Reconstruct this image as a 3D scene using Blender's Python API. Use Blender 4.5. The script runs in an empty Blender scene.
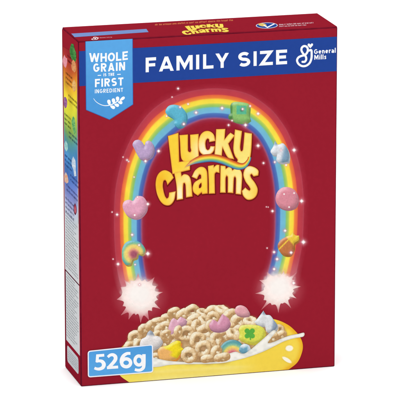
import bpy, math, random
import numpy as np
from mathutils import Vector, Euler
from mathutils.geometry import delaunay_2d_cdt
random.seed(7)
R = math.radians
S = bpy.context.scene
COL = S.collection

# ------------------------------------------------------------------ camera
BW, BD, BH = 0.2366976, 0.0615941, 0.315          # carton: width, depth, height (m)
FPX = 3835.107                                    # focal length in units of 1/400 frame
CLOC = Vector((-0.7526016, -3.1890394, 1.0072205))
CROT = Euler((1.3210455, 0.0006064, -0.2643323), 'XYZ')
cd = bpy.data.cameras.new('camera'); cam = bpy.data.objects.new('camera', cd); COL.objects.link(cam)
cam.location = CLOC; cam.rotation_euler = CROT
cd.sensor_width = 36; cd.lens = FPX / 400 * 36
cd.clip_start = .1; cd.clip_end = 100
S.camera = cam
# ------------------------------------------------------------------ light: white studio surround + weak soft boxes added for a slight gradient
w = bpy.data.worlds.new('World'); S.world = w; w.use_nodes = True
bg = w.node_tree.nodes['Background']; bg.inputs[0].default_value = (1, 1, 1, 1); bg.inputs[1].default_value = 1.6
def softbox(name, loc, size, power, target=(BW/2, 0, BH*.5)):
    l = bpy.data.lights.new(name, 'AREA'); l.shape = 'RECTANGLE'; l.size = size[0]; l.size_y = size[1]; l.energy = power
    o = bpy.data.objects.new(name, l); COL.objects.link(o); o.location = loc
    o.rotation_euler = (Vector(target) - Vector(loc)).to_track_quat('-Z', 'Y').to_euler()
softbox('added_softbox', (1.1, -1.7, 1.8), (1.0, 1.0), 3)
softbox('added_softbox', (-1.2, -1.5, 1.2), (1.0, 1.0), 3)
S.view_settings.view_transform = 'Standard'; S.view_settings.look = 'None'
S.view_settings.exposure = 0; S.view_settings.gamma = 1
S.render.engine = 'CYCLES'
S.cycles.transparent_max_bounces = 40; S.cycles.max_bounces = 8
S.cycles.use_denoising = True
KEY = 1.57                                        # how bright the studio light falls on the carton

# ------------------------------------------------------------------ materials
def s2l(c):
    c = np.asarray(c, float) / 255.
    return np.where(c <= .04045, c / 12.92, ((c + .055) / 1.055) ** 2.4)
def ink_col(c):                                    # print colour (sRGB 0-255) -> base colour
    return np.clip(s2l(c) / KEY, .0015, .93)
def new_mat(name):
    m = bpy.data.materials.new(name); m.use_nodes = True
    return m, m.node_tree, m.node_tree.nodes['Principled BSDF']
def noise_mix(nt, src, amt, scale, detail=4):
    tc = nt.nodes.new('ShaderNodeTexCoord'); n = nt.nodes.new('ShaderNodeTexNoise')
    n.inputs['Scale'].default_value = scale; n.inputs['Detail'].default_value = detail
    nt.links.new(tc.outputs['Object'], n.inputs['Vector'])
    mr = nt.nodes.new('ShaderNodeMapRange'); mr.inputs['From Min'].default_value = .25; mr.inputs['From Max'].default_value = .75
    mr.inputs['To Min'].default_value = 1 - amt; mr.inputs['To Max'].default_value = 1 + amt
    nt.links.new(n.outputs['Fac'], mr.inputs['Value'])
    mx = nt.nodes.new('ShaderNodeVectorMath'); mx.operation = 'SCALE'
    nt.links.new(src, mx.inputs[0]); nt.links.new(mr.outputs[0], mx.inputs['Scale'])
    return mx.outputs[0], n
def carton_finish(nt, b):
    b.inputs['Roughness'].default_value = .42
    b.inputs['Specular IOR Level'].default_value = 0
    tc = nt.nodes.new('ShaderNodeTexCoord'); n = nt.nodes.new('ShaderNodeTexNoise')
    n.inputs['Scale'].default_value = 900; n.inputs['Detail'].default_value = 3
    nt.links.new(tc.outputs['Object'], n.inputs['Vector'])
    bp = nt.nodes.new('ShaderNodeBump'); bp.inputs['Strength'].default_value = .05; bp.inputs['Distance'].default_value = .0002
    nt.links.new(n.outputs['Fac'], bp.inputs['Height']); nt.links.new(bp.outputs[0], b.inputs['Normal'])
def make_ink(name, soft):
    m, nt, b = new_mat(name)
    a = nt.nodes.new('ShaderNodeAttribute'); a.attribute_name = 'ink'
    c, _ = noise_mix(nt, a.outputs['Color'], .035, 260)
    c, _ = noise_mix(nt, c, .02, 22, 2)
    nt.links.new(c, b.inputs['Base Color'])
    if soft: nt.links.new(a.outputs['Alpha'], b.inputs['Alpha'])
    carton_finish(nt, b)
    return m
INK = make_ink('printed_ink', False); SOFT = make_ink('soft_printed_ink', True)
def red_board():
    m, nt, b = new_mat('red_carton_board')
    v = nt.nodes.new('ShaderNodeRGB'); v.outputs[0].default_value = (*ink_col((151, 31, 47)), 1)
    c, _ = noise_mix(nt, v.outputs[0], .035, 260); c, _ = noise_mix(nt, c, .02, 22, 2)
    nt.links.new(c, b.inputs['Base Color']); carton_finish(nt, b); return m
def edge_shade():  # shading along the folds, painted as a darker red on the bevels
    m, nt, b = new_mat('folded_edge_shade')
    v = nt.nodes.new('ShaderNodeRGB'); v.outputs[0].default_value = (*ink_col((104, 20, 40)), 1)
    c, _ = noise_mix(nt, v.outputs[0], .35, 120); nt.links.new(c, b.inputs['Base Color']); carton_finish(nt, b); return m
RED, EDGE_SHADE = red_board(), edge_shade()
m, nt, b = new_mat('white_seamless_paper')
v = nt.nodes.new('ShaderNodeRGB'); v.outputs[0].default_value = (.93, .93, .93, 1)
c, _ = noise_mix(nt, v.outputs[0], .01, 3); nt.links.new(c, b.inputs['Base Color']); b.inputs['Roughness'].default_value = .9
b.inputs['Specular IOR Level'].default_value = .1
PAPER = m

# ------------------------------------------------------------------ setting: seamless white sweep
def sweep():
    prof = [(-6, 0), (2.2, 0)] + [(2.2 + 1.2*math.sin(R(a)), 1.2 - 1.2*math.cos(R(a))) for a in range(6, 91, 6)] + [(3.4, 4.5)]
    v = []; f = []
    for (y, z) in prof: v += [(-5, y, z), (5, y, z)]
    for i in range(len(prof)-1): f.append((2*i, 2*i+1, 2*i+3, 2*i+2))
    me = bpy.data.meshes.new('floor'); me.from_pydata(v, [], f); me.materials.append(PAPER)
    for p in me.polygons: p.use_smooth = True
    o = bpy.data.objects.new('floor', me); COL.objects.link(o); o['kind'] = 'structure'
    o['label'] = 'seamless white studio paper under and behind the box'
sweep()

# ------------------------------------------------------------------ the box
ZF = .0008                                          # board sits on the paper
box = bpy.data.objects.new('cereal_box', None); COL.objects.link(box)
box.location = (BW/2, BD/2, 0); box.empty_display_size = .05
box['label'] = 'upright red cereal carton with a rainbow arch, yellow lettering and blue top banner'
box['category'] = 'cereal box'
def link(name, me, parent, mat=None, label=None):
    o = bpy.data.objects.new(name, me); COL.objects.link(o)
    if mat: me.materials.append(mat)
    o.parent = parent
    o.matrix_parent_inverse = parent_inv(parent)
    if label: o['label'] = label
    return o
def parent_inv(p):
    from mathutils import Matrix
    return Matrix.Translation(-Vector((BW/2, BD/2, 0))) if p.type == 'EMPTY' else Matrix.Identity(4)   # parts keep carton coordinates
def empty_mesh(): return bpy.data.meshes.new('x')
import bmesh
def box_mesh(lo, hi, bev, seg=3, name='carton'):
    bm = bmesh.new(); bmesh.ops.create_cube(bm, size=1)
    for vv in bm.verts:
        vv.co = Vector([(lo[i]+hi[i])/2 + vv.co[i]*(hi[i]-lo[i]) for i in range(3)])
    bmesh.ops.bevel(bm, geom=bm.edges[:], offset=bev, segments=seg, affect='EDGES', profile=.5)
    for f in bm.faces:
        n = f.normal; f.smooth = max(abs(n.x), abs(n.y), abs(n.z)) < .999
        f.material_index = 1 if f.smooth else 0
    me = bpy.data.meshes.new(name); bm.to_mesh(me); bm.free(); return me
me = box_mesh((0, 0, 0), (BW, BD, BH - .0005), .0009)
me.materials.append(RED); me.materials.append(EDGE_SHADE)
carton = bpy.data.objects.new('carton', me); COL.objects.link(carton); carton.parent = box
carton.matrix_parent_inverse = parent_inv(box)
me = box_mesh((.0004, .0003, BH - .0008), (BW - .0004, BD - .0004, BH), .00022, 2, 'top_flap')
me.materials.append(RED); me.materials.append(EDGE_SHADE)
top_flap = bpy.data.objects.new('top_flap', me); COL.objects.link(top_flap); top_flap.parent = box
top_flap.matrix_parent_inverse = parent_inv(box)
# glued overlap at the back edge of the side wall
me = box_mesh((-.0, BD, .001), (.016, BD + .0004, BH - .002), .00015, 1, 'glue_flap')
me.materials.append(RED); me.materials.append(EDGE_SHADE)
gf = bpy.data.objects.new('glue_flap', me); COL.objects.link(gf); gf.parent = box; gf.matrix_parent_inverse = parent_inv(box)

# ------------------------------------------------------------------ artwork coordinates: design units -> carton faces
RM = np.array(CROT.to_matrix()); CL = np.array(CLOC)
def rays(p):
    p = np.asarray(p, float).reshape(-1, 2)
    d = np.stack([(p[:, 0]-200)/FPX, (200-p[:, 1])/FPX, -np.ones(len(p))], 1)
    return d @ RM.T
E0 = .0007
def front(p, z):
    d = rays(p); t = -CL[1]/d[:, 1]; q = CL + d*t[:, None]
    return np.stack([np.clip(q[:, 0], E0, BW-E0), -z + 0*t, np.clip(q[:, 2], E0, BH-E0)], 1)
def side(p, z):
    d = rays(p); t = -CL[0]/d[:, 0]; q = CL + d*t[:, None]
    return np.stack([-z + 0*t, np.clip(q[:, 1], E0, BD-E0), np.clip(q[:, 2], E0, BH-E0)], 1)
def top(p, z):
    z = z*.5
    d = rays(p); t = (BH-CL[2])/d[:, 2]; q = CL + d*t[:, None]
    return np.stack([np.clip(q[:, 0], E0, BW-E0), np.clip(q[:, 1], E0, BD-E0), BH + z + 0*t], 1)
def side_st(p, z):                                  # p given in metres: (0 back .. BD front, height)
    p = np.asarray(p, float).reshape(-1, 2)
    return np.stack([-z + 0*p[:, 0], BD - p[:, 0], p[:, 1]], 1)
NRM = {front: Vector((0, -1, 0)), side: Vector((-1, 0, 0)), side_st: Vector((-1, 0, 0)), top: Vector((0, 0, 1))}
STEP = .000006

# numpy helpers
def hsh(i, j, s):
    h = (i*374761393 + j*668265263 + s*1442695041) & 0xffffffff
    h = ((h ^ (h >> 13)) * 1274126177) & 0xffffffff
    return ((h ^ (h >> 16)) & 0xffff) / 65535.
def vn(x, y, s=0):
    x = np.asarray(x, float); y = np.asarray(y, float)
    i = np.floor(x).astype(np.int64); j = np.floor(y).astype(np.int64); fx = x-i; fy = y-j
    fx = fx*fx*(3-2*fx); fy = fy*fy*(3-2*fy)
    return (hsh(i, j, s)*(1-fx) + hsh(i+1, j, s)*fx)*(1-fy) + (hsh(i, j+1, s)*(1-fx) + hsh(i+1, j+1, s)*fx)*fy
def sm(a, b, x):
    t = np.clip((np.asarray(x, float)-a)/(b-a), 0, 1); return t*t*(3-2*t)
def mix(a, b, t):
    a = np.asarray(a, float); b = np.asarray(b, float); t = np.asarray(t, float)
    if t.ndim: t = t[:, None]
    return a*(1-t) + b*t
def inside(P, poly):
    x, y = P[:, 0], P[:, 1]; r = np.zeros(len(P), bool); q = np.asarray(poly, float); n = len(q)
    for k in range(n):
        x1, y1 = q[k]; x2, y2 = q[(k+1) % n]
        if y1 == y2: continue
        c = ((y1 > y) != (y2 > y)) & (x < (x2-x1)*(y-y1)/(y2-y1) + x1); r ^= c
    return r
def dist(P, poly, closed=True):
    q = np.asarray(poly, float); d = np.full(len(P), 1e9); n = len(q)
    for k in range(n if closed else n-1):
        a = q[k]; b_ = q[(k+1) % n]; ab = b_-a; L = ab@ab
        t = np.clip(((P-a)@ab)/max(L, 1e-9), 0, 1); d = np.minimum(d, np.hypot(*(P-a-t[:, None]*ab).T))
    return d
def cat(pts, closed=False, n=6, corner=None):
    """Catmull-Rom through pts; corners sharper than `corner` degrees stay sharp."""
    P = [np.array(p, float) for p in pts]; N = len(P); out = []
    def tan(i):
        if not closed and (i == 0 or i == N-1):
            return (P[1]-P[0]) if i == 0 else (P[-1]-P[-2])
        a, b_, c_ = P[(i-1) % N], P[i], P[(i+1) % N]
        u = b_-a; v_ = c_-b_
        if corner is not None:
            ang = math.degrees(math.acos(max(-1, min(1, (u@v_)/(np.linalg.norm(u)*np.linalg.norm(v_)+1e-9)))))
            if ang > corner: return None
        return (c_-a)*.5
    T = [tan(i) for i in range(N)]
    for i in range(N if closed else N-1):
        j = (i+1) % N; a, b_ = P[i], P[j]; L = np.linalg.norm(b_-a)
        def lim(t):
            if t is None: return b_-a
            l = np.linalg.norm(t); return t*min(1, 1.3*L/max(l, 1e-9))
        ta, tb = lim(T[i]), lim(T[j])
        if T[i] is None and T[j] is None: out.append(a); continue
        for k in range(n):
            t = k/n; out.append((2*t**3-3*t*t+1)*a + (t**3-2*t*t+t)*ta + (-2*t**3+3*t*t)*b_ + (t**3-t*t)*tb)
    if not closed: out.append(P[-1])
    return [tuple(p) for p in out]
def grow(poly, d):
    q = np.asarray(poly, float); n = len(q)
    A = .5*sum(q[i][0]*q[(i+1) % n][1]-q[(i+1) % n][0]*q[i][1] for i in range(n))
    s = 1 if A > 0 else -1; out = []
    for i in range(n):
        a = q[i]-q[i-1]; c_ = q[(i+1) % n]-q[i]
        a = a/(np.linalg.norm(a)+1e-9); c_ = c_/(np.linalg.norm(c_)+1e-9)
        na = np.array([a[1], -a[0]])*s; nc = np.array([c_[1], -c_[0]])*s; m_ = na+nc; l = m_@m_
        m_ = m_*2/l if l > .6 else m_/math.sqrt(max(l, 1e-6))*1.3
        out.append(tuple(q[i]+m_*d))
    return out
def put(name, P, F, colr, alpha, z, parent, plane=front, zrel=None, label=None, under=(151,31,47)):
    P = np.asarray(P, float); zz = z*STEP + .00018
    V = plane(P, zz if zrel is None else zz + zrel)
    me = bpy.data.meshes.new(name); me.from_pydata(V.tolist(), [], [tuple(f) for f in F]); me.update()
    if len(me.polygons):
        s = sum(p.normal.dot(NRM[plane])*p.area for p in me.polygons)
        if s < 0: me.flip_normals()
    a = me.color_attributes.new('ink', 'FLOAT_COLOR', 'POINT')
    c = np.ones((len(P), 4), np.float32); c[:, :3] = ink_col(np.broadcast_to(np.asarray(colr, float), (len(P), 3)))
    soft = alpha is not None
    if soft:                                       # thin ink film: make up for the light it takes from the board below
        al = np.clip(alpha, 0, 1); c[:, 3] = al
        c[:, :3] = np.clip(c[:, :3] + (1-al)[:, None]*ink_col(under), 0, .93)
    a.data.foreach_set('color', c.ravel())
    return link(name, me, parent, SOFT if soft else INK, label)
def fill(name, polys, colf, z, parent, res=None, plane=front, holes=(), alf=None, label=None):
    if not isinstance(polys[0][0], (tuple, list, np.ndarray)): polys = [polys]
    vs = []; fs = []
    for pl in list(polys)+list(holes):
        pl = [tuple(map(float, p)) for p in pl]
        fs.append(list(range(len(vs), len(vs)+len(pl)))); vs += pl
    if res:
        A = np.array(vs); x0, y0 = A.min(0); x1, y1 = A.max(0)
        xs = np.arange(x0, x1, res); ys = np.arange(y0, y1, res*.866)
        G = np.array([(x+(res/2 if k % 2 else 0), y) for k, y in enumerate(ys) for x in xs])
        if len(G):
            ins = np.zeros(len(G), bool); dd = np.full(len(G), 1e9)
            for pl in polys: ins |= inside(G, pl); dd = np.minimum(dd, dist(G, pl))
            for pl in holes: ins &= ~inside(G, pl); dd = np.minimum(dd, dist(G, pl))
            vs += [tuple(g) for g in G[ins & (dd > res*.35)]]
    ov, oe, of, *_ = delaunay_2d_cdt([Vector(p) for p in vs], [], fs, 0, 1e-5)
    P = np.array([(p.x, p.y) for p in ov])
    ctr = np.array([P[list(f)].mean(0) for f in of]); ins = np.zeros(len(ctr), bool)
    for pl in polys:
        A = np.array(pl); bb = np.all((ctr >= A.min(0)) & (ctr <= A.max(0)), 1)
        ix = np.nonzero(bb & ~ins)[0]
        if len(ix): ins[ix] |= inside(ctr[ix], pl)
    for pl in holes: ins &= ~inside(ctr, pl)
    of = [f for f, k_ in zip(of, ins) if k_]
    used = sorted({i for f in of for i in f}); mp_ = {u_: i for i, u_ in enumerate(used)}
    P = P[used]; of = [tuple(mp_[i] for i in f) for f in of]
    c = colf(P) if callable(colf) else colf
    return put(name, P, of, c, alf(P) if alf else None, z, parent, plane, None, label)
def soft(name, bbox, fn, z, parent, res=1., plane=front, label=None, under=(151,31,47)):
    x0, y0, x1, y1 = bbox; nx = int((x1-x0)/res)+2; ny = int((y1-y0)/res)+2
    X, Y = np.meshgrid(np.linspace(x0, x1, nx), np.linspace(y0, y1, ny)); P = np.stack([X.ravel(), Y.ravel()], 1)
    c, a = fn(P); a = np.clip(a, 0, 1)
    F = []
    A2 = a.reshape(ny, nx) > .004
    keep = A2[:-1, :-1] | A2[1:, :-1] | A2[:-1, 1:] | A2[1:, 1:]
    for j, i in zip(*np.nonzero(keep)): k = j*nx+i; F.append((k, k+1, k+nx+1, k+nx))
    used = np.unique(np.array(F).ravel()); mp = -np.ones(len(P), int); mp[used] = np.arange(len(used))
    c = np.broadcast_to(np.asarray(c, float), (len(P), 3))[used]
    return put(name, P[used], [tuple(mp[list(f)]) for f in F], c, a[used], z, parent, plane, None, label, under)

# ------------------------------------------------------------------ lettering built from strokes
def arc(cx, cy, rx, ry, a0, a1, n=18):
    return [(cx+rx*math.cos(R(a0+(a1-a0)*k/n)), cy+ry*math.sin(R(a0+(a1-a0)*k/n))) for k in range(n+1)]
def glyph(ch, w, t):
    h = t/2; c = lambda p: cat(p, n=7)
    G = {
    'F': [[(h,0),(h,1-h),(w,1-h)], [(h,.49),(w*.92,.49)]],
    'A': [[(h*1.05-.15*(w/2-h),-.15),(w/2,1.0),(w-h*1.05+.15*(w/2-h),-.15)], [(w*.2,.27),(w*.8,.27)]],
    'M': [[(h,0),(h,1)], [(w-h,0),(w-h,1)], [(h*.9,1.08),(w/2,.24),(w-h*.9,1.08)]],
    'I': [[(w/2,0),(w/2,1)]], 'L': [[(h,1),(h,h),(w,h)]],
    'Y': [[(h*.7,1.1),(w/2,.42),(w-h*.7,1.1)], [(w/2,.45),(w/2,0)]],
    'S': [arc(w/2,.75-h/2,w/2-h*1.12,.25-h/2,32,270,20)+arc(w/2,.25+h/2,w/2-h,.25-h/2,90,-146,20)[1:]],
    'Z': [[(w*.04,1-h),(w-h*1.5,1-h),(h*1.5,h),(w,h)]],
    'E': [[(w,1-h),(h,1-h),(h,h),(w,h)], [(h,.5),(w*.9,.5)]],
    'W': [[(h*.7,1.12),(w*.27,0),(w*.5,.92),(w*.73,0),(w-h*.7,1.12)]],
    'H': [[(h,0),(h,1)], [(w-h,0),(w-h,1)], [(h,.5),(w-h,.5)]],
    'O': [arc(w/2,.5,w/2-h,.5-h,0,360,28)], 
    'G': [arc(w/2,.5,w/2-h,.5-h,48,320,24)+[(w-h,.3),(w-h,.46),(w*.52,.46)]],
    'R': [[(h,0),(h,1)], [(h,1-h)]+arc(w*.55,.7,w*.45-h,.3-h,90,-90,12)+[(h,.4+h)], [(w*.5,.42),(w-h*.8,-.08)]],
    'N': [[(h,0),(h,1)], [(w-h,0),(w-h,1)], [(h,1.05),(w-h,-.05)]],
    'T': [[(0,1-h),(w,1-h)], [(w/2,0),(w/2,1)]],
    'D': [[(h,0),(h,1)], [(h,1-h)]+arc(w*.45,.5,w*.55-h,.5-h,90,-90,16)+[(h,h)]],
    '5': [[(w*.92,1-h),(w*.1+h,1-h),(w*.055+h,.52)]+arc(w*.43,.335,w*.57-h,.335-h,118,-128,22)],
    '2': [arc(w*.46,.715,w*.52-h,.285-h,150,-28,16)+[(w*.62,.46),(h*1.5,h),(w,h)]],
    '6': [arc(w/2,.335,w/2-h,.335-h*.95,0,360,26), arc(w*.96,.36,w*.96-h,.64-h,96,180,14)],
    'g': [arc(w*.44,.5,w*.40-h,.235-h*.75,0,360,24), [(w*.5,.735-h*.8),(w*.99,.735-h*.75)], 
          c([(w*.3,.29),(w*.12,.17),(w*.3,.08),(w*.62,.055),(w-h*1.0,-.06),(w*.75,-.22),(w*.4,-.235),(h*.7,-.15),(w*.14,-.02),(w*.3,.06)])],
    'n': [[(h,0),(h,.72)], c([(h,.5),(w*.5,.72-h),(w-h,.5)])+[(w-h,0)]],
    'r': [[(h,0),(h,.72)], c([(h,.45),(w*.55,.72-h),(w,.70-h)])],
    'l': [[(w/2,0),(w/2,1.04)]], 'i': [[(w/2,0),(w/2,.72)], [(w/2,.86),(w/2,1.02)]],
    'e': [[(w-h,.36),(h,.36)], arc(w/2,.36,w/2-h,.36-h,0,318,24)],
    'a': [[(w-h,0),(w-h,.5)], c([(w*.12,.6),(w*.5,.72-h),(w-h,.5)]), arc(w*.45,.22,w*.45-h,.22-h,0,360,20)],
    's': [c([(w*.93,.6),(w*.5,.72-h),(h,.53),(w*.5,.37),(w-h,.2),(w*.5,h),(w*.05,.1)])],
    }
    return G.get(ch, [])
def clip_y(poly, lo, hi):
    for s, lim in ((1, hi), (-1, -lo)):
        out = []
        for i in range(len(poly)):
            a, b_ = poly[i-1], poly[i]; fa, fb = s*a[1]-lim, s*b_[1]-lim
            if (fa > 0) != (fb > 0):
                t = fa/(fa-fb); out.append((a[0]+t*(b_[0]-a[0]), a[1]+t*(b_[1]-a[1])))
            if fb <= 0: out.append(b_)
        poly = out
        if len(poly) < 3: return []
    return poly
def stroke(pl, t, rnd=False):
    """polygons covering a polyline of width t (t may be a list)"""
    P = [np.array(p, float) for p in pl]; out = []; n = len(P)
    tt = t if isinstance(t, (list, tuple, np.ndarray)) else [t]*n
    closed = np.linalg.norm(P[0]-P[-1]) < 1e-6
    for i in range(n-1):
        d = P[i+1]-P[i]; l = np.linalg.norm(d)
        if l < 1e-9: continue
        nn = np.array([-d[1], d[0]])/l
        a0, a1 = tt[i]/2, tt[i+1]/2
        out.append([tuple(P[i]+nn*a0), tuple(P[i]-nn*a0), tuple(P[i+1]-nn*a1), tuple(P[i+1]+nn*a1)])
    js = list(range(1, n-1)) + ([0] if closed else [])
    for i in js:
        a = P[i-1 if i else n-2]; b_ = P[i]; c_ = P[i+1]
        u = b_-a; v_ = c_-b_; u = u/(np.linalg.norm(u)+1e-9); v_ = v_/(np.linalg.norm(v_)+1e-9)
        cr = u[0]*v_[1]-u[1]*v_[0]
        if abs(cr) < 1e-4: continue
        s = -1 if cr > 0 else 1; h = tt[i]/2
        n1 = np.array([-u[1], u[0]])*s*h; n2 = np.array([-v_[1], v_[0]])*s*h; m_ = n1+n2; l = m_@m_
        tip = m_*(2*h*h/l) if l > .25*h*h else m_/math.sqrt(l+1e-9)*h*1.6
        out.append([tuple(b_), tuple(b_+n1), tuple(b_+tip), tuple(b_+n2)])
    if rnd:
        for k in (0, n-1):
            out.append([tuple(P[k]+tt[k]/2*np.array([math.cos(a), math.sin(a)])) for a in np.linspace(0, 2*math.pi, 14)[:-1]])
    return out
WID = dict(F=.7,A=.92,M=1.05,I=.22,L=.68,Y=.88,S=.75,Z=.82,E=.68,W=1.28,H=.8,O=.9,G=.86,R=.78,N=.84,T=.72,D=.84,n=.6,r=.42,l=.2,i=.2,e=.62,a=.6,s=.5)
WID['5'] = .66; WID['2'] = .68; WID['6'] = .72; WID['g'] = .72; WID[' '] = .4
def ccw(p):
    A = sum(p[i][0]*p[(i+1) % len(p)][1]-p[(i+1) % len(p)][0]*p[i][1] for i in range(len(p)))
    return p if A > 0 else p[::-1]
def text(s, x0, x1, y0, y1, cap, t=.2, gap=.18, spans=None, lean=0., squeeze=1., arch=0.):
    """polygons for s; baseline from (x0,y0) to (x1,y1), cap height `cap`; cap may be a pair (left,right)"""
    ca, cb = cap if isinstance(cap, tuple) else (cap, cap)
    tot = sum(WID[c] for c in s) + gap*(len(s)-1); x = 0; P = []
    k = (x1-x0)/tot
    for i, ch in enumerate(s):
        if spans: a, b_ = spans[i]; wpx = b_-a
        else: a = x0+x*k; wpx = WID[ch]*k
        wg = wpx/((ca+cb)/2)
        for pl in glyph(ch, wg, t):
            for q in stroke(pl, t):
                q = clip_y(q, -.35 if ch == 'g' else 0, 1 if ch not in 'li' else 1.05)
                if len(q) < 3: continue
                o = []
                for (gx, gy) in q:
                    X = a + gx/wg*wpx; f = (X-x0)/(x1-x0); cp = ca+(cb-ca)*f
                    o.append((X + lean*gy*cp, y0+(y1-y0)*f - gy*cp - arch*4*f*(1-f)))
                P.append(ccw(o))
        x += WID[ch]+gap
    return P

# ================================================================== FRONT
WHITE = (250, 250, 250)
# ---- blue banner
BLUE = (38, 70, 150)
banner = fill('banner', [(77,51.3),(338.5,36.5),(338.5,71),(77,86.3)], BLUE, 1, box, label='blue strip across the top of the front')
sp = [(145.6,156),(159,173.7),(176.4,192.6),(195.8,199.4),(203,213.4),(215.2,229),None,(238,250.2),(253.2,256.9),(259.4,272.8),(276,287)]
x0, x1, ya, yb = 145.5, 287, 72.3, 64.0
P = []
for ch, q in zip('FAMILY SIZE', sp):
    if q is None: continue
    f = lambda x: ya+(yb-ya)*(x-x0)/(x1-x0)
    P += text(ch, q[0], q[1], f(q[0]), f(q[1]), 14.6, .215, spans=[q])
fill('banner_lettering', P, WHITE, 3, banner)
# company emblem: script G with a heart, two words
em = cat([(308.6,50.6),(311.2,50.2),(311.6,54),(311.3,58.5),(309.5,63),(306,65.7),(302,66),(298.6,64),(297,60.6),(298.2,57.6),(301,56),(304.6,55),(307,52.6),(307.8,49.3),(306.6,46.8),(304,46),(301.8,47.6),(301.4,50.4),(303,53.4),(305.4,56),(306.2,59),(304.8,61.6),(302.4,61.8)], n=5)
P = [ccw(q) for q in stroke(em, 2.1, True)]
hx, hy = 310.3, 45.6
hp = [(hx, hy+2.6), (hx-2.7, hy-.2), (hx-2.4, hy-1.8), (hx-1.2, hy-2.1), (hx, hy-1.0), (hx+1.2, hy-2.3), (hx+2.5, hy-2.0), (hx+2.6, hy-.5)]
P += [ccw(cat(hp, True, 4, 60))]
P += text('General', 314, 335.6, 54.0, 52.6, (4.7, 4.7), .2, .16)
P += text('Mills', 314.2, 326.2, 59.7, 59.0, (4.7, 4.7), .2, .2)
fill('company_emblem', P, WHITE, 3, banner)

# ---- whole grain badge
SKY = (86, 161, 224)
bpoly = [(85.7,40.9),(132.2,38.2),(132.6,104.2),(109.4,119.2),(86.4,109.6)]
badge = fill('whole_grain_badge', grow(bpoly, .55), (56,104,176), 4, box, label='light blue pennant in the top left corner of the front')
fill('badge_face', bpoly, lambda P: mix((92,167,228),(78,152,216), sm(38,119,P[:,1])), 5, badge, 3)
P = []
P += text('WHOLE', 89.2, 127.8, 61.9, 59.6, (8.9, 8.6), .205, .13, arch=-.8)
P += text('GRAIN', 93.2, 125, 71.9, 70.1, (8.5, 8.3), .205, .2, arch=-.3)
P += text('FIRST', 94.9, 123.3, 87.2, 85.3, (8.2, 8.0), .205, .2)
P += text('INGREDIENT', 94.8, 123, 93.3, 91.7, (4.0, 3.9), .17, .24)
P += text('IS THE', 103.6, 114.2, 76.3, 75.6, 3.0, .22, .28)
P += [ccw([(97.6,75.0),(101,74.8),(101,75.6),(97.6,75.8)]), ccw([(117.1,74.0),(120.7,73.8),(120.7,74.6),(117.1,74.8)])]
fill('badge_lettering', P, WHITE, 7, badge)
def leaf(x, y, ang, L, W_):
    o = []
    for k in range(15):
        a = k/14*2*math.pi; r = L*(1-math.cos(a))/2; s = W_*math.sin(a)*(1-.35*math.cos(a))*.5
        o.append((x+r*math.cos(R(ang))-s*math.sin(R(ang)), y-(r*math.sin(R(ang))+s*math.cos(R(ang)))))
    return ccw(o[:-1])
st = cat([(93.4,98.4),(96.2,101.8),(100.4,104.4),(105,105.6),(110,105.0),(114,103.2),(118,100.8)], n=5)
P = [ccw(q) for q in stroke(st, list(np.linspace(.4,1.1,len(st))))]
for i, (x, y) in enumerate([(109.8,105.4),(113.9,103.8),(117.6,101.6)]):
    P += [leaf(x, y, 104-6*i, 6.0-.4*i, 3.3), leaf(x+.3, y+.4, -26+8*i, 5.4-.4*i, 3.2)]
P += [leaf(119.6, 100.6, 36, 6.2, 2.8)]
fill('wheat_sprig', P, WHITE, 7, badge)

# ---- rainbow arch
OUT = [(129,304),(122.5,288),(118.5,272),(116,250),(115,225),(115.5,200),(118,180),(124,157),(134.5,134.5),(147,117),(159.5,105.6),(173,98),(190,92.4),(210,89.6),(230,90.6),(250,96),(269,109),(279,120.5),(288,135),(295.5,155),(299.7,172),(302,190),(302.7,207),(302.3,225),(301,245),(297,265),(293,282),(287,300)]
INN = [(154,302),(149.5,288),(145.2,272),(142.3,250),(141.5,225),(142.5,203),(145,185),(150.5,166),(160,149),(170,138.5),(180,129.8),(190,124),(203,119.2),(218,118.2),(232,120.5),(243,126),(254,134),(261,143),(267,155),(271.3,170),(274,187),(275,205),(275,225),(274,243),(271,260),(266.5,276),(259,296)]
def resample(pl, n):
    pl = np.array(cat(pl, n=10)); s = np.r_[0, np.cumsum(np.hypot(*np.diff(pl, axis=0).T))]
    return np.stack([np.interp(np.linspace(0, s[-1], n), s, pl[:, k]) for k in (0, 1)], 1)
NS = 240; A_, B_ = resample(OUT, NS), resample(INN, NS)
stops = [(-.24,(165,50,70),0),(-.13,(176,54,72),.16),(-.05,(184,60,78),.32),(-.03,(194,80,96),.6),(.0,(184,62,76),.85),(.17,(192,62,70),1),(.19,(226,98,60),1),(.30,(238,136,60),1),(.325,(246,196,66),1),(.36,(246,218,66),1),
         (.47,(244,222,74),1),(.50,(190,206,84),1),(.56,(150,194,96),1),(.60,(134,190,116),1),(.635,(112,186,200),1),(.80,(112,178,216),1),(.835,(76,116,182),1),(.94,(74,88,164),1),(.985,(120,92,150),.85),(1.01,(170,100,130),.5),(1.06,(150,66,100),.3),(1.14,(156,50,76),.14),(1.24,(150,40,60),0)]
nj = 110; js = np.linspace(-.22, 1.24, nj); so = np.array([s[0] for s in stops])
cc = np.stack([np.interp(js, so, [s[1][k] for s in stops]) for k in range(3)], 1); ca_ = np.interp(js, so, [s[2] for s in stops])
P = (A_[:, None]*(1-js)[None, :, None] + B_[:, None]*js[None, :, None]).reshape(-1, 2)
C_ = np.tile(cc, (NS, 1)); AL = np.tile(ca_, NS)
g = np.repeat(np.linspace(0, 1, NS), nj); jj = np.tile(js, NS)
fade = sm(0, .035, g)*sm(1, .965, g)
C_ = C_*(1 + .05*(vn(g*60, jj*3, 3)-.5)[:, None]); C_ = mix(C_, (255,255,255), .5*sm(.10,.0,np.minimum(g,1-g))+.02)
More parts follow.
